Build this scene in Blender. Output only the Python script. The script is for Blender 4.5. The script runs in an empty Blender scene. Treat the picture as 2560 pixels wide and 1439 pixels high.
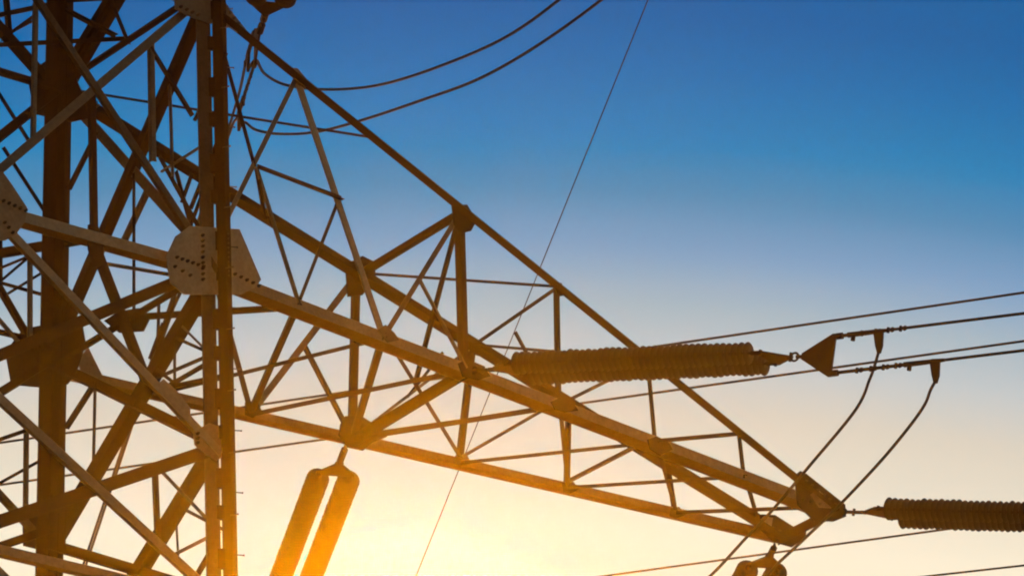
import bpy, math, random
from mathutils import Vector, Matrix, Euler
random.seed(7)
R = math.radians
C = bpy.context.scene.collection
S = bpy.context.scene

# ------------------------------------------------------------------ camera
EL, DIST, PXM = R(22.5), 90.0, 196.0
FPX = DIST * PXM
CAM = Vector((0, 0, 1.6))
FW = Vector((0, math.cos(EL), math.sin(EL)))
UP = Vector((0, -math.sin(EL), math.cos(EL)))
RT = Vector((1, 0, 0))
cd = bpy.data.cameras.new('camera')
cam = bpy.data.objects.new('camera', cd)
C.objects.link(cam)
cam.location = CAM
cam.rotation_euler = (R(90) + EL, 0, 0)
cd.sensor_width = 36
cd.lens = 36 * FPX / 2560
cd.clip_start, cd.clip_end = 1, 20000
S.camera = cam

# ------------------------------------------------------------------ light and sky
SUN_PX = (1030, 1900)
sd = (FW * FPX + RT * (SUN_PX[0] - 1280) + UP * (719.5 - SUN_PX[1])).normalized()
SUN_EL, SUN_AZ = math.asin(sd.z), math.atan2(sd.x, sd.y)
sl = bpy.data.lights.new('sun', 'SUN')
sl.energy = 5.0
SUN_ANGLE = 0.5
sl.angle = R(SUN_ANGLE)
SUN_RGB = (1.0, 0.32, 0.0)
sl.color = SUN_RGB
HELD = 0.62
HAZE_DENSITY, HAZE_G, HAZE_TOP = 0.000061, 0.99, 45.6
sun = bpy.data.objects.new('sun', sl)
C.objects.link(sun)
sun.rotation_euler = (-sd).to_track_quat('-Z', 'Y').to_euler()

def lin(c):
    return tuple(((x / 255) / 12.92 if x / 255 <= 0.04045 else ((x / 255 + 0.055) / 1.055) ** 2.4) for x in c)

W = bpy.data.worlds.new('World')
S.world = W
W.use_nodes = True
nt = W.node_tree
nt.nodes.clear()
def N(kind, **kw):
    n = nt.nodes.new(kind)
    for k, v in kw.items():
        setattr(n, k, v)
    return n
def mth(op, a, b=None, c=None, clamp=False):
    n = N('ShaderNodeMath', operation=op, use_clamp=clamp)
    for i, x in enumerate((a, b, c)):
        if x is None:
            continue
        if isinstance(x, (int, float)):
            n.inputs[i].default_value = x
        else:
            nt.links.new(x, n.inputs[i])
    return n.outputs[0]
tc = N('ShaderNodeTexCoord')
sp = N('ShaderNodeSeparateXYZ')
nt.links.new(tc.outputs['Generated'], sp.inputs[0])
elev = mth('MULTIPLY', mth('ARCSINE', sp.outputs[2]), 180 / math.pi)
azim = mth('MULTIPLY', mth('ARCTAN2', sp.outputs[0], sp.outputs[1]), 180 / math.pi)
azc = mth('MINIMUM', mth('ABSOLUTE', mth('ADD', azim, 1.0)), 12.0)          # degrees off the sunset side
eff = mth('ADD', elev, mth('MULTIPLY', mth('POWER', azc, 2.0), 0.016))
E0, E1 = 14.0, 40.0
ramp = N('ShaderNodeValToRGB')
nt.links.new(mth('DIVIDE', mth('SUBTRACT', eff, E0), E1 - E0, clamp=True), ramp.inputs[0])
def el_of(y):
    return 22.5 + math.degrees(math.atan((719.5 - y) / FPX))
stops = [  # elevation, colour of the evening sky there
    (14.0, (250, 190, 110)), (18.0, (255, 225, 160)), (el_of(1500), (255, 239, 206)),
    (el_of(1320), (252, 239, 212)), (el_of(1150), (233, 222, 201)), (el_of(1000), (221, 210, 192)),
    (el_of(860), (196, 200, 200)), (el_of(740), (170, 185, 194)), (el_of(600), (130, 162, 196)),
    (el_of(450), (86, 140, 182)), (el_of(320), (45, 130, 184)), (el_of(150), (34, 114, 174)), (el_of(0), (27, 101, 164)),
    (28.0, (14, 72, 135)), (40.0, (4, 36, 85))]
cr = ramp.color_ramp
while len(cr.elements) < len(stops):
    cr.elements.new(0.5)
for e, (a, c) in zip(cr.elements, stops):
    e.position = (a - E0) / (E1 - E0)
for e, (a, c) in zip(cr.elements, stops):
    e.color = (*lin(c), 1)
# away from the sunset the sky is dim; a paler lobe is added at right to brighten faces turned there
side = N('ShaderNodeMapRange', interpolation_type='SMOOTHSTEP')
nt.links.new(mth('ABSOLUTE', azim), side.inputs[0])
side.inputs[1].default_value, side.inputs[2].default_value = 18, 75
side.inputs[3].default_value, side.inputs[4].default_value = 1.0, 0.0
back = N('ShaderNodeValToRGB')
nt.links.new(mth('ADD', mth('MULTIPLY', elev, 1 / 90), 0.0, clamp=True), back.inputs[0])
back.color_ramp.elements[0].color = (0.31, 0.27, 0.20, 1)
back.color_ramp.elements[1].color = (0.03, 0.05, 0.08, 1)
back.color_ramp.elements[1].position = 0.6
lobe = N('ShaderNodeMapRange', interpolation_type='SMOOTHSTEP')
nt.links.new(mth('ABSOLUTE', mth('SUBTRACT', azim, 125)), lobe.inputs[0])
lobe.inputs[1].default_value, lobe.inputs[2].default_value = 10, 70
lobe.inputs[3].default_value, lobe.inputs[4].default_value = 1.5, 0.35
bk = N('ShaderNodeVectorMath', operation='SCALE')
nt.links.new(back.outputs[0], bk.inputs[0])
nt.links.new(lobe.outputs[0], bk.inputs['Scale'])
# the air near the ground adds the sun's aureole itself, so the sky above it holds that share back
dt = N('ShaderNodeVectorMath', operation='DOT_PRODUCT')
nt.links.new(tc.outputs['Generated'], dt.inputs[0])
dt.inputs[1].default_value = sd
g_ = HAZE_G
phase = mth('DIVIDE', (1 - g_ * g_) / (4 * math.pi), mth('POWER', mth('MAXIMUM', mth('SUBTRACT', 1 + g_ * g_, mth('MULTIPLY', dt.outputs['Value'], 2 * g_)), 1e-5), 1.5))
share = mth('DIVIDE', mth('MULTIPLY', phase, sl.energy * HAZE_DENSITY * HELD * (HAZE_TOP - 1.6)), mth('MAXIMUM', sp.outputs[2], 0.1))
aur = N('ShaderNodeVectorMath', operation='SCALE')
aur.inputs[0].default_value = SUN_RGB
nt.links.new(share, aur.inputs['Scale'])
held = N('ShaderNodeVectorMath', operation='SUBTRACT')
nt.links.new(ramp.outputs[0], held.inputs[0])
nt.links.new(aur.outputs[0], held.inputs[1])
pos = N('ShaderNodeVectorMath', operation='MAXIMUM')
nt.links.new(held.outputs[0], pos.inputs[0])
pos.inputs[1].default_value = (0.0, 0.0, 0.0)
mix = N('ShaderNodeMix', data_type='RGBA')
nt.links.new(side.outputs[0], mix.inputs[0])
nt.links.new(bk.outputs[0], mix.inputs[6])
nt.links.new(pos.outputs[0], mix.inputs[7])
skyt = N('ShaderNodeTexSky', sky_type='NISHITA', sun_disc=False)
skyt.sun_elevation, skyt.sun_rotation = SUN_EL, SUN_AZ
bg1, bg2 = N('ShaderNodeBackground'), N('ShaderNodeBackground')
nt.links.new(mix.outputs[2], bg1.inputs[0])
nt.links.new(skyt.outputs[0], bg2.inputs[0])
bg1.inputs[1].default_value, bg2.inputs[1].default_value = 1.0, 0.0002
add, wo = N('ShaderNodeAddShader'), N('ShaderNodeOutputWorld')
nt.links.new(bg1.outputs[0], add.inputs[0])
nt.links.new(bg2.outputs[0], add.inputs[1])
nt.links.new(add.outputs[0], wo.inputs[0])

vs = S.view_settings
S.display_settings.display_device = 'sRGB'
vs.view_transform, vs.look, vs.exposure, vs.gamma = 'Standard', 'None', 0, 1
vs.use_curve_mapping = False
S.cycles.max_bounces = 4
S.cycles.volume_bounces = 0
S.cycles.filter_width = 2.0
S.cycles.use_denoising = True
S.cycles.use_adaptive_sampling = False

# ------------------------------------------------------------------ materials
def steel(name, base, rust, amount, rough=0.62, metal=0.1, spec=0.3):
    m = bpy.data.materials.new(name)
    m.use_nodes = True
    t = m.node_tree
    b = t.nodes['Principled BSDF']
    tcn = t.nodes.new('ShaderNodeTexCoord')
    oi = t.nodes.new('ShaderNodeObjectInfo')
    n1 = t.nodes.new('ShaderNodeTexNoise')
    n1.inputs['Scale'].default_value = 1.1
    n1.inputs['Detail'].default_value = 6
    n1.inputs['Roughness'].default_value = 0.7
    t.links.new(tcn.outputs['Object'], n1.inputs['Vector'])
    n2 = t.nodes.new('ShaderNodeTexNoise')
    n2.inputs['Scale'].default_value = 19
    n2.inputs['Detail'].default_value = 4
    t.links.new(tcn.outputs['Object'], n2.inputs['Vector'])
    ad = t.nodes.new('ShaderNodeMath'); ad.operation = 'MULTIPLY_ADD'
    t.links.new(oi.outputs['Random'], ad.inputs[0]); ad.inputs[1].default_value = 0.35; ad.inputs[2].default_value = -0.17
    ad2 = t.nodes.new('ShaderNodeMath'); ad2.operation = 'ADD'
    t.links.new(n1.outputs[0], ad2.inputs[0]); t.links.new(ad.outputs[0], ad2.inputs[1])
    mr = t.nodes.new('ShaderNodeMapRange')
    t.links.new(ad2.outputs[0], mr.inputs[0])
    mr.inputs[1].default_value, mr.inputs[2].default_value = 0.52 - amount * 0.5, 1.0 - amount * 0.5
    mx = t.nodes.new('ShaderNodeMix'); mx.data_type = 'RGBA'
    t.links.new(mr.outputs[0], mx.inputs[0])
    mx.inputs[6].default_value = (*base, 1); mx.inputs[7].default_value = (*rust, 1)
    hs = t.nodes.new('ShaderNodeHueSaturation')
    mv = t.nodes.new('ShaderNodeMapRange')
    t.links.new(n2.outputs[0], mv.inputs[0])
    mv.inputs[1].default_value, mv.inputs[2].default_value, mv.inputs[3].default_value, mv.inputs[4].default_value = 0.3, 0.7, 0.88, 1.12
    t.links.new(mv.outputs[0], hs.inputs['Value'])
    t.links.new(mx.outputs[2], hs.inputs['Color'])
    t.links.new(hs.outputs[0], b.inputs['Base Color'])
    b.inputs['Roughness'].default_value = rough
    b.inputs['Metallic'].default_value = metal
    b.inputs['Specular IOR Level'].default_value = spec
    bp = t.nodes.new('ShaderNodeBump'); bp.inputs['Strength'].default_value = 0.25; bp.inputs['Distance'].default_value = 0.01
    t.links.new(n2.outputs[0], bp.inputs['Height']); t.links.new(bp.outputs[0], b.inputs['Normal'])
    return m
M_STEEL = steel('weathered_steel', (0.17, 0.15, 0.105), (0.08, 0.045, 0.018), 0.42, 0.65, 0.0, 0.25)  # middle tone of the tower steel, for half-lit members
M_SHADED = steel('shaded_rusty_steel', (0.036, 0.014, 0.004), (0.024, 0.008, 0.002), 0.5, 0.85, 0.0, 0.2)  # dark copy of the tower steel: shade on members put into the colour
M_LIT = steel('lit_steel', (0.37, 0.33, 0.23), (0.24, 0.16, 0.085), 0.34, 0.6, 0.0, 0.25)  # pale copy of the same steel: light on chords and plates painted in
M_BOLT = steel('bolt_steel', (0.085, 0.06, 0.035), (0.05, 0.03, 0.015), 0.3, 0.7, 0.0, 0.2)
M_LEG_LIT = steel('lit_leg_steel', (0.11, 0.09, 0.062), (0.055, 0.03, 0.013), 0.45, 0.7, 0.0, 0.2)  # lighter copy for the inner leg angle, its lit strip put into colour
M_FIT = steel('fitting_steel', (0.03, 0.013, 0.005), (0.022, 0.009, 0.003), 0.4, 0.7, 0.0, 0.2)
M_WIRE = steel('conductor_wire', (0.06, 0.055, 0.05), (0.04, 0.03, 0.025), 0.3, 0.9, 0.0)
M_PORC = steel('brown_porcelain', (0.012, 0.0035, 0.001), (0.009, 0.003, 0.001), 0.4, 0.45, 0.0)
M_CONC = steel('concrete', (0.3, 0.28, 0.25), (0.2, 0.19, 0.17), 0.4, 0.9, 0.0)
M_SOIL = steel('dry_grass_soil', (0.08, 0.075, 0.035), (0.06, 0.04, 0.025), 0.5, 0.95, 0.0)

# ------------------------------------------------------------------ mesh helpers
def link(name, verts, faces, mat, parent=None, smooth=False):
    me = bpy.data.meshes.new(name)
    me.from_pydata([tuple(v) for v in verts], [], faces)
    me.materials.append(mat)
    if smooth:
        for p in me.polygons:
            p.use_smooth = True
    me.update()
    o = bpy.data.objects.new(name, me)
    C.objects.link(o)
    if parent is not None:
        o.parent = parent
    return o
class MB:
    def __init__(s):
        s.v, s.f = [], []
    def add(s, v, f):
        k = len(s.v)
        s.v += [Vector(x) for x in v]
        s.f += [tuple(i + k for i in q) for q in f]
    def prism(s, poly, n):
        """extrude a flat polygon (world points) by vector n"""
        m = len(poly)
        s.add(list(poly) + [p + n for p in poly],
              [tuple(range(m - 1, -1, -1)), tuple(range(m, 2 * m))] + [(i, (i + 1) % m, m + (i + 1) % m, m + i) for i in range(m)])
    def box(s, c, ax, ay, az):
        p = [c - ax - ay - az / 1, c + ax - ay - az, c + ax + ay - az, c - ax + ay - az]
        s.prism(p, az * 2)
    def rod(s, p, q, r, seg=8, r2=None):
        t = (q - p).normalized()
        a = t.cross(Vector((0, 0, 1)) if abs(t.z) < 0.9 else Vector((1, 0, 0))).normalized()
        b = t.cross(a)
        r2 = r if r2 is None else r2
        ring = lambda c, rr: [c + (a * math.cos(2 * math.pi * i / seg) + b * math.sin(2 * math.pi * i / seg)) * rr for i in range(seg)]
        s.add(ring(p, r) + ring(q, r2), [tuple(range(seg - 1, -1, -1)), tuple(range(seg, 2 * seg))] +
              [(i, (i + 1) % seg, seg + (i + 1) % seg, seg + i) for i in range(seg)])
    def lathe(s, p, t, prof, seg=16):
        """prof: list of (distance along t, radius)"""
        t = t.normalized()
        a = t.cross(Vector((0, 0, 1)) if abs(t.z) < 0.9 else Vector((1, 0, 0))).normalized()
        b = t.cross(a)
        v, f = [], []
        for d, r in prof:
            v += [p + t * d + (a * math.cos(2 * math.pi * i / seg) + b * math.sin(2 * math.pi * i / seg)) * r for i in range(seg)]
        for k in range(len(prof) - 1):
            for i in range(seg):
                j = (i + 1) % seg
                f.append((k * seg + i, k * seg + j, (k + 1) * seg + j, (k + 1) * seg + i))
        f.append(tuple(range(seg - 1, -1, -1)))
        f.append(tuple((len(prof) - 1) * seg + i for i in range(seg)))
        s.add(v, f)
    def tube(s, pts, r, seg=8):
        n = len(pts)
        v, f = [], []
        a = None
        for i, p in enumerate(pts):
            t = (pts[min(i + 1, n - 1)] - pts[max(i - 1, 0)]).normalized()
            if a is None:
                a = t.cross(Vector((0, 0, 1)) if abs(t.z) < 0.9 else Vector((1, 0, 0))).normalized()
            a = (a - t * a.dot(t)).normalized()
            b = t.cross(a)
            v += [p + (a * math.cos(2 * math.pi * k / seg) + b * math.sin(2 * math.pi * k / seg)) * r for k in range(seg)]
        for i in range(n - 1):
            for k in range(seg):
                j = (k + 1) % seg
                f.append((i * seg + k, i * seg + j, (i + 1) * seg + j, (i + 1) * seg + k))
        f.append(tuple(range(seg - 1, -1, -1)))
        f.append(tuple((n - 1) * seg + k for k in range(seg)))
        s.add(v, f)
    def torus(s, c, n, r, rr, seg=14):
        n = n.normalized()
        a = n.cross(Vector((0, 0, 1)) if abs(n.z) < 0.9 else Vector((1, 0, 0))).normalized()
        b = n.cross(a)
        v, f, q = [], [], 6
        for i in range(seg):
            d = a * math.cos(2 * math.pi * i / seg) + b * math.sin(2 * math.pi * i / seg)
            for k in range(q):
                v.append(c + d * (r + rr * math.cos(2 * math.pi * k / q)) + n * rr * math.sin(2 * math.pi * k / q))
        for i in range(seg):
            for k in range(q):
                i2, k2 = (i + 1) % seg, (k + 1) % q
                f.append((i * q + k, i2 * q + k, i2 * q + k2, i * q + k2))
        s.add(v, f)
    def out(s, name, mat, parent=None, smooth=False):
        return link(name, s.v, s.f, mat, parent, smooth)

def empty(name, loc, label, cat, group=None):
    o = bpy.data.objects.new(name, None)
    C.objects.link(o)
    o.empty_display_size = 0.5
    tag(o, label, cat, group)
    return o
def tag(o, label, cat, group=None):
    o['label'] = label
    o['category'] = cat
    if group:
        o['group'] = group

# survey: a sight line of the photograph, cut with a plane of the tower
def sight(px):
    return (FW * FPX + RT * (px[0] - 1280) + UP * (719.5 - px[1])) / FPX
def at_depth(px, d):
    return CAM + sight(px) * d
def depth(p):
    return (p - CAM).dot(FW)
def on_plane(px, p0, n):
    s = sight(px)
    return CAM + s * ((p0 - CAM).dot(n) / s.dot(n))
def on_z(px, z):
    return on_plane(px, Vector((0, 0, z)), Vector((0, 0, 1)))
def on_line(px, p, q):
    s = sight(px).normalized()
    d = (q - p).normalized()
    w = p - CAM
    b = d.dot(s)
    return p + d * ((b * s.dot(w) - d.dot(w)) / (1 - b * b))
def to_px(p):
    c = p - CAM
    k = FPX / c.dot(FW)
    return (1280 + c.dot(RT) * k, 719.5 - c.dot(UP) * k)

# ------------------------------------------------------------------ ground
mb = MB()
G = 24
rad = 3000
pts = [Vector((0, 80, 0))]
rings = [6, 20, 60, 150, 400, 1000, rad]
seg = 48
for r in rings:
    for i in range(seg):
        a = 2 * math.pi * i / seg
        h = 0 if r < 200 else random.uniform(-0.5, 0.5) * r / 400
        pts.append(Vector((r * math.cos(a), 80 + r * math.sin(a), min(h, 0.8))))
fc = [(0, 1 + i, 1 + (i + 1) % seg) for i in range(seg)]
for k in range(len(rings) - 1):
    for i in range(seg):
        j = (i + 1) % seg
        fc.append((1 + k * seg + i, 1 + (k + 1) * seg + i, 1 + (k + 1) * seg + j, 1 + k * seg + j))
g = link('ground', pts, fc, M_SOIL, smooth=True)
g['kind'] = 'structure'

# ------------------------------------------------------------------ tower frame
N2 = at_depth((540, 668), DIST)
Z2 = N2.z
F2 = on_z((132, 882), Z2)
L2 = on_z((-74, 492), Z2)
e1 = (F2 - N2).normalized()
e2 = (L2 - N2).normalized()
V = (e1 - e2 * e1.dot(e2) * 0.5).normalized()
U = Vector((V.y, -V.x, 0))                 # along the cross arm, outward
if U.dot(N2 - L2) < 0:
    U = -U
WV, WU = (F2 - N2).length, (L2 - N2).length
F2, L2 = N2 + V * WV, N2 - U * WU
Q2 = F2 + L2 - N2
CX = (N2 + Q2) / 2
# level 1 from the upper gusset of the near leg
def solve_leg(px_top, guess):
    return at_depth(px_top, guess)
Z1 = Z2 + 3.62
N1 = on_z((520, 8), Z1)
tilt = 0.035
N1 = N2 + (CX - N2).normalized() * tilt * 3.62
N1.z = Z1
def leg_pt(base, z):
    d = (Vector((CX.x, CX.y, 0)) - Vector((base.x, base.y, 0))).normalized()
    p = base + d * tilt * (z - Z2)
    p.z = z
    return p
def z_of(px_y, base):
    lo, hi = Z2 - 20, Z2 + 20
    for _ in range(60):
        m = (lo + hi) / 2
        if to_px(leg_pt(base, m))[1] > px_y:
            lo = m
        else:
            hi = m
    return lo
Z1 = z_of(5, N2)
Z3 = z_of(1112, N2)
Z4 = z_of(1500, N2)
Z0 = Z1 + (Z2 - Z3) * 1.0
base = {'N': N2, 'F': F2, 'L': L2, 'Q': Q2}
ZL = {0: Z0, 1: Z1, 2: Z2, 3: Z3, 4: Z4}
def nd(k, lv):
    return leg_pt(base[k], ZL[lv])
for k in 'NFLQ':
    print(k, [(lv, tuple(round(c) for c in to_px(nd(k, lv)))) for lv in range(5)])
zz = Z4
zl = 5
while zz > 6.5:
    zz -= 2.3 + 0.25 * (zl - 4)
    ZL[zl] = max(zz, 0.35)
    zl += 1
ZL[zl] = 0.35
LAST = zl
def plane_of(a, b):
    p, q, r = nd(a, 4), nd(b, 4), nd(a, 1)
    n = (q - p).cross(r - p).normalized()
    return p, n
PL = {k: plane_of(*k) for k in ('NL', 'NF', 'FQ', 'LQ')}

tower = empty('transmission_tower', None, 'rusty steel lattice pylon with a heavy tapering cross arm reaching right', 'pylon')
tower_loc = Vector((CX.x, CX.y, 0))
tower.location = tower_loc
tower_inv = Matrix.Translation(-tower_loc)
def tpart(mb, name, mat, smooth=False, parent=None, label=None):
    o = mb.out(name, mat, None, smooth)
    for v in o.data.vertices:
        v.co = tower_inv @ v.co
    o.parent = parent or tower
    if label:
        o['label'] = label
    return o

def angle(name, p, q, n, a, b=None, sa=1, sb=1, mat=None, off=0.0, th=None, ext=0.0):
    """rolled steel angle from p to q: one flange (width a) in the plane with normal n, the other (width b) standing out along sb*n"""
    b = a if b is None else b
    t = (q - p).normalized()
    p, q = p - t * ext, q + t * ext
    n = (n - t * n.dot(t)).normalized()
    if n.dot(FW) < 0:
        n = -n                                     # +n points away from the viewer's side
    d = n.cross(t).normalized()
    if d.z < 0 or (abs(d.z) < 0.25 and d.x < 0 and abs(d.x) > abs(d.z)):
        d = -d
    d = d * sa
    th = th or max(0.008, 0.085 * max(a, b))
    h = -d * a / 2 + n * off
    m = n * sb
    prof = [h, h + d * a, h + d * a + m * th, h + d * th + m * th, h + d * th + m * b, h + m * b]
    v = [p + x for x in prof] + [q + x for x in prof]
    f = [(0, 1, 2, 3), (0, 3, 4, 5), (9, 8, 7, 6), (11, 10, 9, 6)] + [(i, (i + 1) % 6, 6 + (i + 1) % 6, 6 + i) for i in range(6)]
    x = MB()
    x.add(v, f)
    return tpart(x, name, mat or M_STEEL)

# legs: two angles set back to back across a slit, with batten plates
def make_leg(k):
    bot, top = leg_pt(base[k], 0.3), leg_pt(base[k], Z0 + 2.6)
    t = (top - bot).normalized()
    ou = (1 if k in 'NF' else -1) * U
    ov = (1 if k in 'FQ' else -1) * V
    diag = (ou + ov).normalized()
    g, fl, th = 0.011, 0.215, 0.022
    for sgn in (1, -1):
        a, b = ou * sgn, ov * sgn
        h = diag * sgn * g
        prof = [h, h + a * fl, h + a * fl + b * th, h + a * th + b * th, h + b * fl + a * th, h + b * fl]
        v = [bot + x for x in prof] + [top + x for x in prof]
        f = [(0, 1, 2, 3), (0, 3, 4, 5), (9, 8, 7, 6), (11, 10, 9, 6)] + [(i, (i + 1) % 6, 6 + (i + 1) % 6, 6 + i) for i in range(6)]
        x = MB()
        x.add(v, f)
        tpart(x, 'leg', M_LEG_LIT if sgn < 0 and k in 'LN' else M_SHADED)  # inner angle painted paler as if lit, outer one dark as if shaded
    side = diag.cross(t).normalized()
    rest = MB()
    z = 1.0
    i = 0
    while z < Z0 + 1:
        c = leg_pt(base[k], z)
        x = MB() if k in 'NF' and z > ZL[4] - 1 else rest
        x.box(c, diag * 0.05, side * 0.035, t * (0.09 if i % 2 else 0.13))
        if x is not rest:
            tpart(x, 'batten_plate', M_SHADED)
        z += 0.46 if i % 2 else 0.62
        i += 1
    o = tpart(rest, 'batten_plate', M_SHADED)
    o['kind'] = 'stuff'
    f = MB()
    c = Vector((bot.x, bot.y, 0))
    f.prism([c + Vector((sx * .7, sy * .7, -0.3)) for sx, sy in ((-1, -1), (1, -1), (1, 1), (-1, 1))], Vector((0, 0, 0.75)))
    tpart(f, 'footing', M_CONC)
for k in 'NFLQ':
    make_leg(k)
# step bolts up the near leg
z = Z4 - 0.6
i = 0
while z < Z0:
    c = leg_pt(N2, z)
    d = (U if i % 2 else (-V))
    x = MB()
    p = c + d * 0.215 if i % 2 else c + d * 0.20
    s = (U * 0.9 - V * 0.45).normalized() if i % 2 else (U * 0.55 - V).normalized()
    x.rod(p, p + s * 0.10, 0.008)
    x.rod(p + s * 0.10, p + s * 0.112, 0.014)
    tpart(x, 'step_bolt', M_BOLT)
    z += 0.42
    i += 1

def px2m(w):
    return w / 176.0
def E(spec):
    """end point: ('N',2) a leg node, or (plane, x, y) a sight line cut with that face, or a point"""
    if isinstance(spec, Vector):
        return spec
    if len(spec) == 2:
        return nd(*spec)
    k = spec[0]
    if k in PL:
        return on_plane(spec[1:], *PL[k])
    if k in LINES:
        return on_line(spec[1:], *LINES[k])
    if k == 'z1':
        return on_z(spec[1:], Z1)
    if k == 'z2':
        return on_z(spec[1:], Z2)
    raise KeyError(k)

# ------------------------------------------------------------------ cross arm chords
TIP1 = on_z((2085, 1272), Z2)
TIP2 = on_z((1955, 1338), Z2 - 0.02)
A0, C0, B0, D0 = leg_pt(N2, z_of(681, N2)), leg_pt(N2, z_of(20, N2)), leg_pt(F2, z_of(221, F2)), leg_pt(F2, z_of(918, F2))
LINES = {'A': (A0, TIP1), 'B': (B0, TIP2), 'C': (C0, TIP1), 'D': (D0, TIP2)}
nearn = (TIP1 - A0).cross(C0 - A0).normalized()
farn = (TIP2 - D0).cross(B0 - D0).normalized()
topn = (TIP1 - C0).cross(B0 - C0).normalized()
botn = Vector((0, 0, 1))
def ch(l, x):
    """point of a chord seen at column x"""
    p, q = LINES[l]
    lo, hi = 0.0, 1.0
    for _ in range(50):
        m = (lo + hi) / 2
        if to_px(p.lerp(q, m))[0] < x:
            lo = m
        else:
            hi = m
    return p.lerp(q, lo)
angle('arm_chord', A0, TIP1, nearn, 0.15, 0.24, 1, 1, M_LIT)
angle('arm_chord', C0, TIP1, nearn, 0.12, 0.14, 1, -1, M_SHADED)
angle('arm_chord', B0, TIP2, farn, 0.21, 0.20, 1, -1, M_SHADED)
angle('arm_chord', D0, TIP2, farn, 0.11, 0.19, 1, 1, M_LIT)

c1, c2, c3, c4, c5 = ch('C', 742), ch('C', 1155), ch('C', 1395), ch('C', 1622), ch('C', 1850)
ctop = ch('C', 932)
a1, a2, a3, a4, a5, a6 = ch('A', 748), ch('A', 960), ch('A', 1166), ch('A', 1400), ch('A', 1640), ch('A', 1862)
b2, b3, b4, b5 = ch('B', 895), ch('B', 1185), ch('B', 1425), ch('B', 1672)
d0, d1, d2, d3, d4, d5 = ch('D', 400), ch('D', 628), ch('D', 885), ch('D', 1152), ch('D', 1420), ch('D', 1690)
for nme in 'c1 c2 c3 c4 c5 a1 a2 a3 a4 a5 a6 b2 b3 b4 b5 d0 d1 d2 d3 d4 d5'.split():
    print(nme, tuple(round(c) for c in to_px(globals()[nme])), end=' ')
print()
def arm(p, q, n, w, sa=1, sb=1, mat=None, ratio=1.0, off=0.0):
    return angle('arm_brace', p, q, n, px2m(w) * 0.82, px2m(w) * 0.82 * ratio, sa, sb, mat, off)
mid = lambda p, q, t=0.5: p.lerp(q, t)
NP = (A0, nearn)
npx = lambda x, y: on_plane((x, y), *NP)
fpx = lambda x, y: on_plane((x, y), D0, farn)
bpx = lambda x, y: on_z((x, y), Z2)
# near side
m1, m2 = npx(640, 417), npx(850, 497)
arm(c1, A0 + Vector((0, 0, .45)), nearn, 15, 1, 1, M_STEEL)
arm(C0 + (TIP1 - C0) * 0.012 - Vector((0, 0, .2)), m1, nearn, 13, 1, -1, M_SHADED, off=0.03)
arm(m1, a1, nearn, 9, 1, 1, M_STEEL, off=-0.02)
arm(m1, npx(663, 548), nearn, 9, -1, -1, M_SHADED, off=0.02)
arm(m1, m2, nearn, 14, 1, -1, M_SHADED, off=-0.02)
arm(m2, a1, nearn, 11, 1, 1, M_SHADED, off=0.02)
arm(c1, a2, nearn, 23, -1, 1, M_LIT)
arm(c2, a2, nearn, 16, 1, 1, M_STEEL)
arm(c2, a3, nearn, 22, 1, 1, M_SHADED)
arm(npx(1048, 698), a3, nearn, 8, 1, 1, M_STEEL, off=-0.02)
arm(c3, mid(c3, b3, .93), topn, 12, 1, 1, M_SHADED)
arm(c3, a4, nearn, 13, 1, 1, M_SHADED)
arm(npx(1290, 828), npx(1332, 905), nearn, 8, 1, 1, M_SHADED)
arm(c4, a5, nearn, 9, 1, 1, M_SHADED)
arm(a5, c5, nearn, 13, 1, -1, M_SHADED)
arm(c5, a6, nearn, 9, 1, 1, M_SHADED)
arm(a4, c4, nearn, 10, 1, 1, M_SHADED)
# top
arm(B0, ctop, topn, 8, 1, 1, M_SHADED)
arm(b2, c2, topn, 19, 1, -1, M_SHADED)
arm(b2, c3, topn, 9, 1, 1, M_SHADED)
arm(b3, c4, topn, 9, 1, 1, M_SHADED)
arm(c2, on_plane((1042, 955), Vector((0, 0, Z2)), botn), nearn, 11, 1, 1, M_SHADED)
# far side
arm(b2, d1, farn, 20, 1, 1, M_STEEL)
arm(b2, d2, farn, 20, 1, 1, M_SHADED)
arm(mid(b2, d1, .5), d2, farn, 12, 1, 1, M_SHADED, off=.02)
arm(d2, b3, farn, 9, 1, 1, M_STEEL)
arm(b3, d3, farn, 17, 1, 1, M_SHADED)
arm(b4, d4, farn, 14, 1, 1, M_SHADED)
arm(b5, d5, farn, 12, 1, 1, M_SHADED)
arm(fpx(1020, 990), fpx(1108, 880), farn, 9, 1, 1, M_SHADED)
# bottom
arm(A0 - Vector((0, 0, .15)), d1, botn, 16, 1, 1, M_SHADED)
arm(a1, d1, botn, 16, 1, 1, M_SHADED)
arm(mid(nd('N', 2), nd('F', 2), .55), a1, botn, 15, 1, -1, M_SHADED)
arm(d0, a2, botn, 12, 1, -1, M_SHADED)
arm(d1, a3, botn, 14, 1, -1, M_SHADED)
arm(d2, a3, botn, 30, 1, -1, M_SHADED, 0.7)
arm(a2, d2, botn, 19, 1, 1, M_SHADED)
arm(a2, d3, botn, 12, 1, 1, M_SHADED, off=.05)
arm(d2, a4, botn, 16, 1, -1, M_SHADED)
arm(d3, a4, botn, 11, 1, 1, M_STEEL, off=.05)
arm(d3, a5, botn, 11, 1, -1, M_SHADED)
arm(a4, d4, botn, 13, 1, 1, M_SHADED)
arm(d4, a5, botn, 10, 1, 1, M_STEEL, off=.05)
arm(d4, a6, botn, 11, 1, -1, M_SHADED)
arm(a5, d5, botn, 12, 1, 1, M_SHADED)
arm(d5, TIP1 - (TIP1 - A0).normalized() * .2, botn, 12, 1, -1, M_SHADED)
arm(a6, mid(d5, TIP2, .8), botn, 13, 1, 1, M_SHADED)
arm(TIP1, TIP2, botn, 34, 1, -1, M_SHADED)

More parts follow.
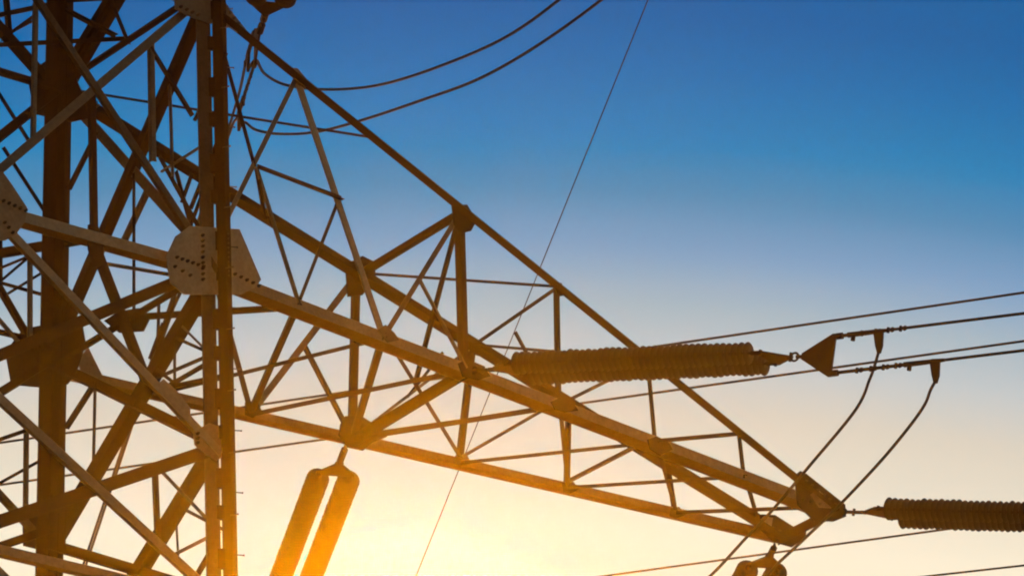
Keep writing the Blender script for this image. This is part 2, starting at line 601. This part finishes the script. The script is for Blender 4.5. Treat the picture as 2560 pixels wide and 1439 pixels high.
# ------------------------------------------------------------------ body bracing
def body(p, q, face, w, sa=1, sb=1, mat=None, ratio=1.0, off=0.0, name='body_brace'):
    n = PL[face][1] if face in PL else botn
    return angle(name, E(p), E(q), n, px2m(w) * 0.82, px2m(w) * 0.82 * ratio, sa, sb, mat, off)
def leg_hit(k, x1, y1, x2, y2):
    """where a sight line through two image points meets a leg"""
    zc = Z2
    for _ in range(4):
        lx, ly = to_px(leg_pt(base[k], zc))
        y = y1 + (y2 - y1) * (lx - x1) / (x2 - x1)
        zc = z_of(y, base[k])
    return leg_pt(base[k], zc)
MAIN = {}
def thru(face, x1, y1, x2, y2, w, sa=1, sb=1, mat=None, ratio=1.0, off=0.0):
    p, q = leg_hit(face[0], x1, y1, x2, y2), leg_hit(face[1], x1, y1, x2, y2)
    MAIN.setdefault(face, []).append((p, q))
    return body(p, q, face, w, sa, sb, mat, ratio, off)
# near-left face
thru('NL', 100, 553, 420, 642, 32, 1, 1, M_LIT, 1.2)
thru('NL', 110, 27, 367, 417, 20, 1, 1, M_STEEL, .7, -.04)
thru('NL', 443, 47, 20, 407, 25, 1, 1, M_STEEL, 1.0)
thru('NL', 93, 655, 333, 907, 25, 1, 1, M_LIT, .6, -.04)
thru('NL', 493, 682, 200, 804, 32, -1, 1, M_SHADED, 1.0)
thru('NL', 97, 1088, 300, 1274, 27, 1, 1, M_LIT, .5, -.04)
thru('NL', 536, 1121, 0, 1302, 36, -1, 1, M_SHADED, 1.0)
thru('NL', 0, 1374, 233, 1429, 26, 1, 1, M_LIT, 1.0, -.03)
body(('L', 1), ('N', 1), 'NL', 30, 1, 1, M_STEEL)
body(('L', 4), ('N', 5), 'NL', 24, 1, 1, M_LIT, .5, -.04)
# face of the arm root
thru('NF', 433, 27, 213, 173, 24, 1, -1, M_SHADED)
thru('NF', 400, 236, 240, 606, 30, 1, 1, M_SHADED)
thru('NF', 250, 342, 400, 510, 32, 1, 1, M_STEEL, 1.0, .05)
thru('NF', 393, 755, 187, 880, 24, 1, -1, M_SHADED)
thru('NF', 483, 742, 217, 1190, 36, 1, 1, M_SHADED)
thru('NF', 220, 950, 480, 1078, 28, 1, -1, M_SHADED, 1.0, .05)
thru('NF', 501, 1152, 334, 1424, 36, 1, 1, M_SHADED)
thru('NF', 160, 1370, 340, 1424, 30, 1, -1, M_SHADED, 1.0, .05)
thru('NF', 187, 127, 260, 8, 28, 1, 1, M_SHADED)
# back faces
body(('F', 1), ('Q', 1), 'FQ', 26, 1, -1, M_SHADED)
body(('F', 1), ('Q', 2), 'FQ', 26, 1, -1, M_SHADED, 1.0, .03)
thru('FQ', 20, 728, 63, 802, 17, 1, 1, M_SHADED, 1.0, .08)
thru('FQ', 0, 830, 60, 844, 18, 1, -1, M_SHADED)
thru('FQ', 0, 980, 40, 955, 24, 1, -1, M_SHADED)
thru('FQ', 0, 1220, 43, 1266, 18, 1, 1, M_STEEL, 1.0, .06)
body(('F', 3), ('Q', 4), 'FQ', 24, 1, -1, M_SHADED)
body(('Q', 3), ('F', 4), 'FQ', 24, 1, 1, M_SHADED, 1.0, .06)
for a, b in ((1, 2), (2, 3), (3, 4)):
    body(('L', a), ('Q', b), 'LQ', 24, 1, 1, M_SHADED)
    body(('Q', a), ('L', b), 'LQ', 24, 1, 1, M_SHADED, 1.0, .06)
body(('L', 2), ('Q', 2), 'LQ', 24, 1, -1, M_SHADED)
body(('L', 1), ('Q', 1), 'LQ', 24, 1, -1, M_SHADED)
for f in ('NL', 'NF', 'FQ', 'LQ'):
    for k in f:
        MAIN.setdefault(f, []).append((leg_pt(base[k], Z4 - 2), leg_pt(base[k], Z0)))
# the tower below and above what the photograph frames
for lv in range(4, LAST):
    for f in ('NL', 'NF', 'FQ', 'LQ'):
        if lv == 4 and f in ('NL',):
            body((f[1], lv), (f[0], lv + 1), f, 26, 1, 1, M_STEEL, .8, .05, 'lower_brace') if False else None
        body((f[0], lv), (f[1], lv + 1), f, 28, 1, -1, M_SHADED, 1, 0, 'lower_brace')
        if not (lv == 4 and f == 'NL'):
            body((f[1], lv), (f[0], lv + 1), f, 28, 1, 1, M_SHADED, 1, .05, 'lower_brace')
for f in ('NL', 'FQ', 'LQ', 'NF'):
    body((f[0], 0), (f[1], 1), f, 26, 1, 1, M_SHADED, 1, .05, 'upper_brace')
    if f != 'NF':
        body((f[1], 0), (f[0], 1), f, 26, 1, 1, M_SHADED, 1, 0, 'upper_brace')
    body((f[0], 0), (f[1], 0), f, 26, 1, 1, M_SHADED, 1, 0, 'upper_brace')

def snap(pl, x, y, ox, oy):
    """run the free end of a small brace on to the main member it is bolted to"""
    best = None
    dx, dy = x - ox, y - oy
    ln = math.hypot(dx, dy)
    for p, q in MAIN.get(pl, []):
        (ax, ay), (bx, by) = to_px(p), to_px(q)
        ex, ey = bx - ax, by - ay
        den = dx * ey - dy * ex
        if abs(den) < 1e-6:
            continue
        t = ((ax - ox) * ey - (ay - oy) * ex) / den
        u = ((ax - ox) * dy - (ay - oy) * dx) / den
        if -0.05 < u < 1.05 and abs(t - 1) * ln < 42 and (best is None or abs(t - 1) < abs(best - 1)):
            best = t
    return (ox + dx * best, oy + dy * best) if best else (x, y)
def sec(pl, x1, y1, x2, y2, w, sb=1, mat=None, off=0.02):
    (x1, y1), (x2, y2) = snap(pl, x1, y1, x2, y2), snap(pl, x2, y2, x1, y1)
    p, q = E((pl, x1, y1)), E((pl, x2, y2))
    n = PL[pl][1] if pl in PL else botn
    return angle('secondary_brace', p, q, n, px2m(w) * 0.82, px2m(w) * 0.82, 1, sb, mat or M_SHADED, off)
# near-left face
sec('NL', 383, 106, 388, 402, 15, 1, M_STEEL)
sec('NL', 394, 138, 486, 287, 10)
sec('NL', 94, 30, 88, 345, 12, 1, M_STEEL)
sec('NL', 236, 232, 242, 592, 17, 1, M_SHADED)
sec('NL', 80, 625, 80, 848, 11, 1, M_STEEL)
sec('NL', -10, 782, 56, 858, 9, 1, M_STEEL)
sec('NL', 71, 1070, 69, 1275, 11, 1, M_STEEL)
sec('NL', -10, 1100, 74, 1071, 10)
sec('NL', 393, 1175, 402, 1388, 13)
sec('NL', 410, 1177, 520, 1292, 7, 1, M_STEEL)
sec('NL', 410, 1398, 540, 1332, 10, 1, M_STEEL)
sec('NL', 243, 606, 367, 930, 22, 1, M_SHADED)
sec('NL', 262, 647, 540, 694, 8, 1, M_STEEL, 0.12)
# face of the arm root
sec('NF', 420, 225, 427, 440, 11, 1, M_STEEL)
sec('NF', 330, 430, 330, 775, 10)
sec('NF', 455, 1270, 528, 1308, 9)
sec('NF', 484, 1436, 530, 1358, 12)
sec('NF', 392, 767, 389, 890, 10)
sec('NF', 432, 862, 432, 955, 9)
sec('NF', 233, 962, 229, 1150, 10)
sec('NF', 223, 965, 158, 1066, 13)
sec('NF', 165, 470, 236, 328, 12)
sec('NF', 480, 300, 560, 130, 8)
sec('NF', 470, 520, 520, 395, 9)
sec('NF', 395, 390, 500, 580, 14)
sec('NF', 372, 885, 432, 757, 7)
sec('NF', 436, 1300, 441, 1385, 7)
sec('NF', 345, 960, 520, 885, 8)
sec('NF', 420, 965, 540, 940, 12)
sec('NF', 365, 905, 440, 962, 10)
sec('NF', 160, 604, 245, 588, 20)
sec('NF', 440, 845, 530, 885, 9)
sec('NF', 283, 602, 352, 455, 15, 1, M_STEEL, .12)
sec('NF', 430, 425, 470, 575, 15, 1, M_SHADED, .06)
sec('NF', 474, 432, 448, 505, 8)
sec('NF', 497, 490, 468, 568, 8)
sec('NF', 398, 428, 495, 366, 6, 1, M_STEEL)
sec('NF', 368, 895, 402, 805, 7)
sec('NF', 380, 898, 426, 768, 8)
sec('NF', 462, 825, 505, 868, 7, 1, M_STEEL)
sec('NF', 415, 962, 508, 908, 10)
sec('NF', 100, 700, 150, 640, 8)
sec('NF', 180, 300, 240, 255, 12, 1, M_STEEL)
# back faces seen through the body
sec('FQ', -10, 214, 76, 350, 8)
sec('FQ', 12, 366, 118, 530, 8)
sec('FQ', -60, 640, 135, 608, 26)
sec('FQ', -5, 672, 72, 640, 8)
sec('FQ', 10, 696, 70, 645, 8)
sec('FQ', -10, 752, 108, 680, 8)
sec('FQ', -10, 700, 124, 738, 8)
sec('FQ', 5, 560, 6, 720, 9)
sec('FQ', -10, 1212, 98, 1152, 9)
sec('FQ', 18, -40, 30, 98, 14)
sec('FQ', -10, 38, 135, 8, 13)
sec('FQ', 6, 98, 92, 36, 10)
sec('FQ', 28, 81, 84, 52, 7)
sec('FQ', 42, 112, 80, 152, 12)
sec('z1', -10, 113, 312, 97, 14, -1)
sec('z1', 165, 24, 292, 90, 12, -1)
sec('z1', 165, 4, 280, -2, 10, -1)
sec('NF', 272, -4, 313, 96, 14)

# ------------------------------------------------------------------ gusset plates with bolt rows
def gusset(name_px, p0, n, mat, th=0.016, off=0.0, bolts=(), label=None):
    n = n.normalized()
    if n.dot(FW) > 0:
        n = -n                                       # towards the viewer
    poly = [on_plane(p, p0, n) + n * off for p in name_px]
    x = MB()
    x.prism(poly, n * th)
    o = tpart(x, 'gusset_plate', mat, label=label)
    if bolts:
        for (xa, ya, xb, yb, k) in bolts:
            for i in range(k):
                t = i / max(1, k - 1)
                c = on_plane((xa + (xb - xa) * t, ya + (yb - ya) * t), p0, n) + n * (off + th)
                y = MB()
                y.lathe(c, n, [(0, .021), (.03, .021), (.03, .012), (.05, .011)], 6)
                tpart(y, 'bolt', M_BOLT, parent=o)
    return o
FL, FF = PL['NL'], PL['NF']
gusset([(412, 644), (436, 592), (472, 566), (596, 574), (650, 700), (634, 720), (600, 737), (458, 737), (424, 708)],
       A0, nearn, M_LIT, 0.016, 0.008,
       [(437, 645, 503, 668, 6), (582, 687, 642, 716, 5), (501, 590, 502, 700, 9), (562, 588, 563, 692, 10), (432, 668, 470, 690, 3)], 'pale plate peppered with bolts')
gusset([(428, -70), (436, 24), (478, 46), (520, 60), (562, 64), (622, 102), (612, 76), (575, 30), (552, -5), (545, -70)],
       C0, nearn, M_STEEL, 0.016, 0.008, [(447, 20, 490, 40, 4), (560, 20, 600, 75, 5)])
gusset([(-70, 430), (2, 432), (26, 466), (63, 522), (58, 556), (36, 588), (8, 604), (-70, 600)],
       nd('L', 2), FL[1], M_LIT, 0.016, 0.03, [(2, 506, 58, 530, 5), (5, 560, 25, 585, 3)])
gusset([(72, 200), (100, 165), (165, 120), (190, 196), (216, 250), (222, 296), (180, 306), (88, 286)], nd('F', 1), FF[1], M_SHADED, .016, 0.0)
gusset([(15, 880), (60, 822), (112, 812), (205, 800), (215, 858), (192, 930), (170, 960), (100, 968), (30, 962)], nd('F', 2), FF[1], M_SHADED, .016, 0.0)
gusset([(188, 905), (214, 870), (250, 942), (236, 947), (196, 932)], D0, farn, M_LIT, .016, 0.05)
gusset([(58, 1284), (110, 1262), (166, 1248), (164, 1385), (110, 1376), (60, 1364)], nd('F', 3), FF[1], M_SHADED, .016, 0.0)
gusset([(482, 1078), (520, 1058), (575, 1075), (578, 1125), (540, 1152), (510, 1136), (484, 1112)], nd('N', 3), FL[1], M_LIT, .016, 0.008, [(490, 1085, 490, 1108, 3)])
gusset([(862, 662), (905, 640), (935, 655), (938, 692), (905, 738), (868, 742)], b2, farn, M_SHADED)
gusset([(850, 1060), (862, 1040), (905, 1042), (952, 1072), (966, 1092), (930, 1106), (906, 1126), (868, 1118), (846, 1088)], d2, farn, M_SHADED, .02)
gusset([(1128, 514), (1166, 512), (1190, 552), (1176, 578), (1152, 584), (1134, 562)], c2, nearn, M_SHADED)
gusset([(1144, 908), (1166, 898), (1206, 914), (1224, 940), (1196, 950), (1156, 942)], a3, nearn, M_SHADED)
gusset([(1172, 860), (1190, 856), (1224, 880), (1222, 898), (1186, 886)], b3, farn, M_SHADED)
gusset([(1376, 1004), (1402, 992), (1432, 1006), (1444, 1026), (1412, 1030), (1386, 1022)], a4, nearn, M_SHADED)
gusset([(1618, 1098), (1640, 1090), (1672, 1108), (1680, 1124), (1650, 1138), (1624, 1122)], a5, nearn, M_SHADED)
gusset([(942, 826), (962, 812), (984, 832), (996, 850), (968, 856)], a2, nearn, M_STEEL)
gusset([(1382, 706), (1402, 708), (1412, 738), (1392, 742)], c3, nearn, M_SHADED)
gusset([(724, 170), (742, 172), (776, 212), (760, 222), (736, 206)], c1, nearn, M_STEEL)
gusset([(612, 1005), (640, 1002), (655, 1030), (632, 1044), (612, 1036)], d1, farn, M_SHADED)
gusset([(1138, 1138), (1166, 1136), (1176, 1158), (1150, 1166), (1136, 1158)], d3, farn, M_STEEL)
gusset([(1405, 1206), (1432, 1204), (1446, 1222), (1424, 1234), (1408, 1226)], d4, farn, M_STEEL)
gusset([(1676, 1270), (1696, 1266), (1712, 1286), (1690, 1296), (1674, 1290)], d5, farn, M_STEEL)
gusset([(262, 802), (300, 778), (350, 770), (374, 800), (360, 828), (300, 832)], mid(nd('N', 2), nd('F', 2), .5), FF[1], M_SHADED)
gusset([(222, 560), (246, 560), (262, 610), (262, 660), (236, 668), (222, 620)], E(('NL', 240, 600)), FL[1], M_SHADED, .016, -.03)
gusset([(392, 960), (405, 948), (445, 985), (472, 1022), (472, 1044), (440, 1010)], E(('NL', 430, 995)), FL[1], M_LIT, .016, .02)
# arm end plates
gusset([(1982, 1190), (1996, 1178), (2012, 1186), (2108, 1262), (2110, 1292), (2080, 1304), (2030, 1302), (1990, 1262)], TIP1, nearn, M_SHADED, .02, .02,
       [(2008, 1204, 2080, 1262, 6), (2000, 1250, 2040, 1262, 3)])
gusset([(2018, 1238), (2038, 1226), (2062, 1250), (2070, 1272), (2040, 1270)], TIP1, nearn, M_LIT, .012, .05)
gusset([(1876, 1306), (1900, 1286), (1934, 1288), (1978, 1316), (2012, 1322), (2010, 1344), (1976, 1368), (1934, 1356)], TIP2, farn, M_SHADED, .02, .02,
       [(1890, 1306, 1960, 1336, 5)])
gusset([(1884, 1312), (1904, 1292), (1926, 1296), (1922, 1320)], TIP2, farn, M_LIT, .012, .05)

# ------------------------------------------------------------------ insulator sets
PITCH = 0.092
disc_me = None
def make_disc():
    x = MB()
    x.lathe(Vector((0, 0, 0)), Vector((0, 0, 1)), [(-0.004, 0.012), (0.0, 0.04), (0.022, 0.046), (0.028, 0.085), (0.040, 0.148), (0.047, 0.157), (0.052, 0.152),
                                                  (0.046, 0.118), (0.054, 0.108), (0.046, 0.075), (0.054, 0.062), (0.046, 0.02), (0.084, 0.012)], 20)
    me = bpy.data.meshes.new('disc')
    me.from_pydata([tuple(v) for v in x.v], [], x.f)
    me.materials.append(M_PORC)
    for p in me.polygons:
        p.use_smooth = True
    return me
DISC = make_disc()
def insulator_set(P, d, label, nd_=42, lead=0.35, cond_d=None, span=0.42, jag=0.05, group='strain insulator sets on the pylon', far_link=0.55, bundle=0.5, link_r=0.026):
    """strain set hung at P pulling along d; returns the two dead-end points and jumper points"""
    d = d.normalized()
    side = Vector((d.y, -d.x, 0)).normalized()
    if side.x < 0:
        side = -side
    upv = side.cross(d).normalized()
    if upv.z < 0:
        upv = -upv
    root = empty('strain_insulator_set', None, label, 'insulator', group)
    root.location = P
    inv = -P
    def part(mb, name, mat, smooth=False, parent=None):
        o = mb.out(name, mat, None, smooth)
        for v in o.data.vertices:
            v.co = v.co + inv
        o.parent = parent or root
        return o
    x = MB()                                       # shackle and link
    x.torus(P + d * 0.05, side, 0.045, 0.014)
    x.rod(P + d * 0.09, P + d * (lead - 0.08), link_r)
    x.torus(P + d * (lead - 0.05), upv, 0.05, 0.014)
    x.rod(P + d * (lead * .5) - upv * .05, P + d * (lead * .5) + upv * .05, 0.02)
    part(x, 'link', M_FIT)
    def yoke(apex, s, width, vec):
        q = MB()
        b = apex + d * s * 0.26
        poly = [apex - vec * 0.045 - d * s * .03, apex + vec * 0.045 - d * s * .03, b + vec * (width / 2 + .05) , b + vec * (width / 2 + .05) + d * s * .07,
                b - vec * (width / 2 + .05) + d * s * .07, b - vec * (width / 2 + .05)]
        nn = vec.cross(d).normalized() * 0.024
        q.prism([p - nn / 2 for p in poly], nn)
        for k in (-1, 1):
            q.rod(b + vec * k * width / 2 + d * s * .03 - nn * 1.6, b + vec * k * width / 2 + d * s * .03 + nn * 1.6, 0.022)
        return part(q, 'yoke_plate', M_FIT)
    ap = P + d * lead
    yoke(ap, 1, span, side)
    s0 = lead + 0.30
    ln = nd_ * PITCH
    rot = d.to_track_quat('Z', 'Y')
    for k in (-1, 1):
        a = P + d * s0 + side * k * span / 2
        z = MB()
        z.rod(a - d * 0.02, a + d * 0.10, 0.03)
        z.rod(a + d * 0.1, a + d * (0.12 + ln + 0.1), 0.017)
        z.rod(a + d * (0.12 + ln), a + d * (0.28 + ln), 0.03)
        st = part(z, 'insulator_string', M_FIT)
        for i in range(nd_):
            o = bpy.data.objects.new('disc', DISC)
            C.objects.link(o)
            o.parent = st
            o.location = a + d * (0.12 + i * PITCH) + inv
            k2 = random.uniform(1.02 - jag * 2.2, 1.03)
            o.scale = (k2, k2, 1)
            o.rotation_euler = rot.to_euler()
    e = s0 + ln + 0.28
    far = P + d * (e + 0.26)
    yoke(far, -1, span, side)
    # long link to the bundle yoke
    x = MB()
    x.rod(far, far + d * (far_link * .35), link_r)
    x.torus(far + d * (far_link * .5), side, 0.055, 0.016)
    x.rod(far + d * (far_link * .62), far + d * far_link, link_r)
    x.rod(far + d * far_link * .2 - upv * .06, far + d * far_link * .2 + upv * .06, 0.02)
    part(x, 'link', M_FIT)
    ap2 = far + d * far_link
    cd_ = (cond_d or d).normalized()
    q = MB()
    vec = Vector((0, 0, 1)) - d * d.z
    vec.normalize()
    b = ap2 + d * 0.42
    poly = [ap2 - vec * .04, ap2 + vec * .04, b + vec * (bundle / 2 + .04), b + vec * (bundle / 2 + .04) + d * .05, b - vec * (bundle / 2 + .04) + d * .05, b - vec * (bundle / 2 + .04)]
    nn = side * 0.03
    q.prism([p - nn / 2 for p in poly], nn)
    part(q, 'bundle_yoke', M_FIT)
    ends = []
    for k, extra in ((1, 0.02), (-1, 0.90)):
        s = b + vec * k * bundle / 2
        z = MB()
        z.rod(s - d * .02, s + cd_ * (0.22 + extra), 0.024)
        z.rod(s + cd_ * 0.06, s + cd_ * 0.14, 0.046)
        if extra:
            for tt in (0.42, 0.62, 0.80, 0.98):
                z.rod(s + cd_ * tt - upv * .035, s + cd_ * tt + upv * .035, 0.022)
                z.torus(s + cd_ * (tt + .06), side, .024, .013)
        z.rod(s + cd_ * (0.2 + extra), s + cd_ * (0.62 + extra), 0.036, 10, 0.03)
        z.rod(s + cd_ * (0.28 + extra), s + cd_ * (0.28 + extra) - upv * .085, 0.03)
        lug = s + cd_ * (0.64 + extra)
        z.rod(s + cd_ * (0.60 + extra), s + cd_ * (0.78 + extra), 0.034, 10, 0.022)
        lg = MB()
        lg.prism([lug + cd_ * x0 - Vector((0, 0, z0)) - side * .02 for x0, z0 in ((-.07, 0.0), (.07, 0.0), (.055, .2), (.02, .30), (-.02, .30), (-.045, .2))], side * .04)
        part(z, 'dead_end_clamp', M_FIT)
        part(lg, 'jumper_lug', M_FIT)
        ends.append((s + cd_ * (0.76 + extra), lug - Vector((0, 0, .27)), cd_))
    return root, ends, vec

wire_r = 0.021
def wire(pts, r, label, group=None, name='conductor_wire', cat='wire'):
    x = MB()
    x.tube(pts, r, 8)
    o = x.out(name, M_WIRE, None, True)
    tag(o, label, cat, group)
    return o
def spl(ctrl, n=12):
    out = []
    c = [ctrl[0] * 2 - ctrl[1]] + list(ctrl) + [ctrl[-1] * 2 - ctrl[-2]]
    for i in range(1, len(c) - 2):
        for k in range(n):
            t = k / n
            p0, p1, p2, p3 = c[i - 1], c[i], c[i + 1], c[i + 2]
            out.append(0.5 * ((2 * p1) + (p2 - p0) * t + (2 * p0 - 5 * p1 + 4 * p2 - p3) * t * t + (3 * p1 - p0 - 3 * p2 + p3) * t ** 3))
    out.append(ctrl[-1])
    return out
def span_line(p, d, length, sag):
    """conductor leaving p along d, its fall easing off with distance"""
    d = d.normalized()
    return [p + d * (length * t) + Vector((0, 0, sag * (length * t) ** 2)) for t in [i / 24 for i in range(25)]]

dR = Vector((.85, -.5, -.162))
dRc = Vector((.85, -.5, -.088))
dR2 = Vector((.85, -.5, -.215))
dS = Vector((-.183, .98, -.076))
wires = 'twin conductors of the pylon'
# middle phase, right-hand span
P_R1 = a3 + (TIP1 - A0).normalized() * 0.1
root1, ends1, vec1 = insulator_set(P_R1, dR, 'double brown disc insulator string lying across the middle of the cross arm', 39, 0.36, dRc, far_link=0.21)
print('R1', to_px(P_R1), [to_px(e[0]) for e in ends1])
for e, lab in zip(ends1, ('upper wire of the pair leaving the insulators across the arm', 'lower wire of the pair leaving the insulators across the arm')):
    wire(span_line(e[0], dRc, 60, 0.0004), wire_r, lab, wires)
# arm tip, right-hand span
P_R2 = TIP1 + (TIP1 - A0).normalized() * 0.14
root2, ends2, _ = insulator_set(P_R2, dR2, 'double brown disc insulator string pulling right from the arm tip', 39, 0.42, Vector((.85, -.5, -.12)))
for e, lab in zip(ends2, ('upper wire beyond the insulators at the arm tip', 'lower wire beyond the insulators at the arm tip')):
    wire(span_line(e[0], Vector((.85, -.5, -.12)), 60, 0.0004), wire_r, lab, wires)
# middle phase, far span: hangs under the arm and runs away
P_S1 = on_plane((864, 1116), d2, farn)
root3, ends3, _ = insulator_set(P_S1, dS, 'pair of insulator strings hanging under the middle gusset of the arm', 39, 0.58, jag=0.008, link_r=0.05)
print('S1', to_px(P_S1), [to_px(e[0]) for e in ends3])
P_S2 = on_plane((1938, 1362), TIP2, farn)
root4, ends4, _ = insulator_set(P_S2, dS, 'pair of insulator strings below the drooping arm end, cut by the bottom edge', 39, 0.42, jag=0.008, link_r=0.05)
for e, lab in zip(ends3 + ends4, ('upper wire running off from the strings under the gusset', 'lower wire running off from the strings under the gusset',
                                  'upper wire running off from the strings below the arm end', 'lower wire running off from the strings below the arm end')):
    wire(span_line(e[0], dS, 60, 0.0004), wire_r, lab, wires)
# upper phase, far span: only its outer end shows
tot = 0.26 + 0.30 + 39 * PITCH + 0.28 + 0.26
apx = at_depth((664, 34), depth(d2) + 5.0)
P_T = apx - dS.normalized() * tot
root5, ends5, vecT = insulator_set(P_T, dS, 'dark insulator yoke and clamps at the top of the picture above the arm', 39, 0.26, jag=0.008, link_r=0.055)
# the upper cross arm that carries it, out of the picture
for k in 'NF':
    angle('upper_arm_chord', nd(k, 0), P_T + Vector((0, 0, .06)), farn, 0.14, 0.16, 1, 1, M_STEEL)
    angle('upper_arm_chord', leg_pt(base[k], Z0 + 2.4), P_T + Vector((0, 0, .16)), farn, 0.12, 0.12, 1, -1, M_SHADED)
for t in (.25, .5, .75):
    for k in 'NF':
        lo_, hi_ = nd(k, 0).lerp(P_T, t), leg_pt(base[k], Z0 + 2.4).lerp(P_T, t)
        angle('upper_arm_brace', lo_, hi_, farn, 0.07, 0.07, 1, 1, M_SHADED)
    angle('upper_arm_brace', nd('N', 0).lerp(P_T, t), nd('F', 0).lerp(P_T, t), botn, 0.07, 0.07, 1, 1, M_SHADED)
print('PT', P_T, Z0)
print('T', to_px(apx), [to_px(e[0]) for e in ends5])
tgt = [((575, 310), (235, 1330)), ((560, 372), (222, 1390))]
for e, lab, (pa, pb) in zip(ends5, ('left wire of the thin pair running down behind the tower body', 'right wire of the thin pair running down behind the tower body'), tgt):
    d0_ = depth(e[0])
    pts = [e[0], at_depth(pa, d0_ + 2.3), at_depth(((pa[0] + pb[0]) / 2, (pa[1] + pb[1]) / 2), d0_ + 8.0), at_depth(pb, d0_ + 13.5)]
    pts.append(pts[-1] + (pts[-1] - pts[-2]) * 6)
    wire(spl(pts), wire_r, lab, 'thin wire pair behind the body')

# jumpers
jg = 'twin jumper loops'
dR1e = depth(ends1[0][1])
tip_d = depth(TIP1)
def loop(start, ctrl, lab):
    pts = [start] + [at_depth((x, y), d) for x, y, d in ctrl]
    return wire(spl(pts), wire_r, lab, jg, 'jumper_cable', 'jumper cable')
loop(ends1[0][1], [(2186, 915, dR1e + .1), (2174, 948, dR1e + .25), (2138, 1025, dR1e + .8), (2020, 1168, dR1e + 2.0), (1930, 1275, dR1e + 3.0), (1868, 1340, dR1e + 3.8), (1772, 1442, dR1e + 5.2), (1650, 1545, dR1e + 7.5), (1300, 1640, dR1e + 10)],
     'jumper cable dropping from the upper clamp of the long right-hand insulators')
loop(ends1[1][1], [(2326, 975, dR1e - .4), (2312, 1010, dR1e - .1), (2276, 1062, dR1e + .5), (2205, 1148, dR1e + 1.4), (2105, 1255, dR1e + 2.4), (2040, 1318, dR1e + 3.0), (1950, 1402, dR1e + 4.2), (1840, 1500, dR1e + 6), (1500, 1610, dR1e + 9)],
     'jumper cable dropping from the lower clamp, nearest the right edge')
tz = depth(ends5[0][0])
loop(ends5[0][1], [(640, 150, tz), (662, 185, tz - .4), (720, 214, tz - 1.2), (830, 224, tz - 2.4), (960, 210, tz - 4.0), (1120, 158, tz - 5.6), (1270, 90, tz - 7.0), (1400, -2, tz - 8.2), (1500, -90, tz - 9)],
     'upper jumper cable looping from the top clamps across the blue sky')
loop(ends5[1][1], [(612, 306, tz + .3), (640, 325, tz), (700, 335, tz - 1), (790, 330, tz - 2.0), (900, 302, tz - 3.2), (1050, 252, tz - 4.8), (1200, 196, tz - 6.2), (1350, 110, tz - 7.4), (1510, -5, tz - 8.8), (1620, -100, tz - 9.6)],
     'lower jumper cable looping across the sky behind the top chord')

# wires of the line beyond, and the earth wire
fg = 'distant wires behind the arm'
def far_line(pa, pb, da, db, r, lab, name='conductor_wire', group=fg):
    p, q = at_depth(pa, da), at_depth(pb, db)
    d = q - p
    pts = [p - d * 2.0, p - d, p, p + d * .5, q, q + d, q + d * 2.0]
    return wire(pts, r, lab, group, name)
far_line((0, 1106), (2560, 731), 122, 113, 0.022, 'highest of the distant wires, grazing the top of the long insulators')
far_line((0, 1211), (2560, 852), 124, 115, 0.022, 'distant wire passing just under the long insulators')
far_line((1500, 1440), (2400, 1317), 126, 122, 0.020, 'distant wire rising behind the arm tip to its insulators')
far_line((2300, 1441), (2560, 1412), 128, 126.5, 0.020, 'lowest of the distant wires, in the bottom right corner')
far_line((1620, 0), (1040, 1439), 112, 132, 0.010, 'hair-thin steep wire crossing the open sky behind the arm', 'earth_wire', None)

# ------------------------------------------------------------------ air
hz = MB()
top_z = HAZE_TOP
hz.prism([Vector((sx * 3200, 80 + sy * 3200, -3.0)) for sx, sy in ((-1, -1), (1, -1), (1, 1), (-1, 1))], Vector((0, 0, top_z + 3.0)))
hm = bpy.data.materials.new('haze')
hm.use_nodes = True
ht = hm.node_tree
ht.nodes.clear()
ho = ht.nodes.new('ShaderNodeOutputMaterial')
hv = ht.nodes.new('ShaderNodeVolumePrincipled')
hv.inputs['Color'].default_value = (0.97, 0.92, 0.82, 1)
hv.inputs['Density'].default_value = HAZE_DENSITY
hv.inputs['Anisotropy'].default_value = HAZE_G
ht.links.new(hv.outputs[0], ho.inputs['Volume'])
h = hz.out('haze', hm)
h['kind'] = 'stuff'
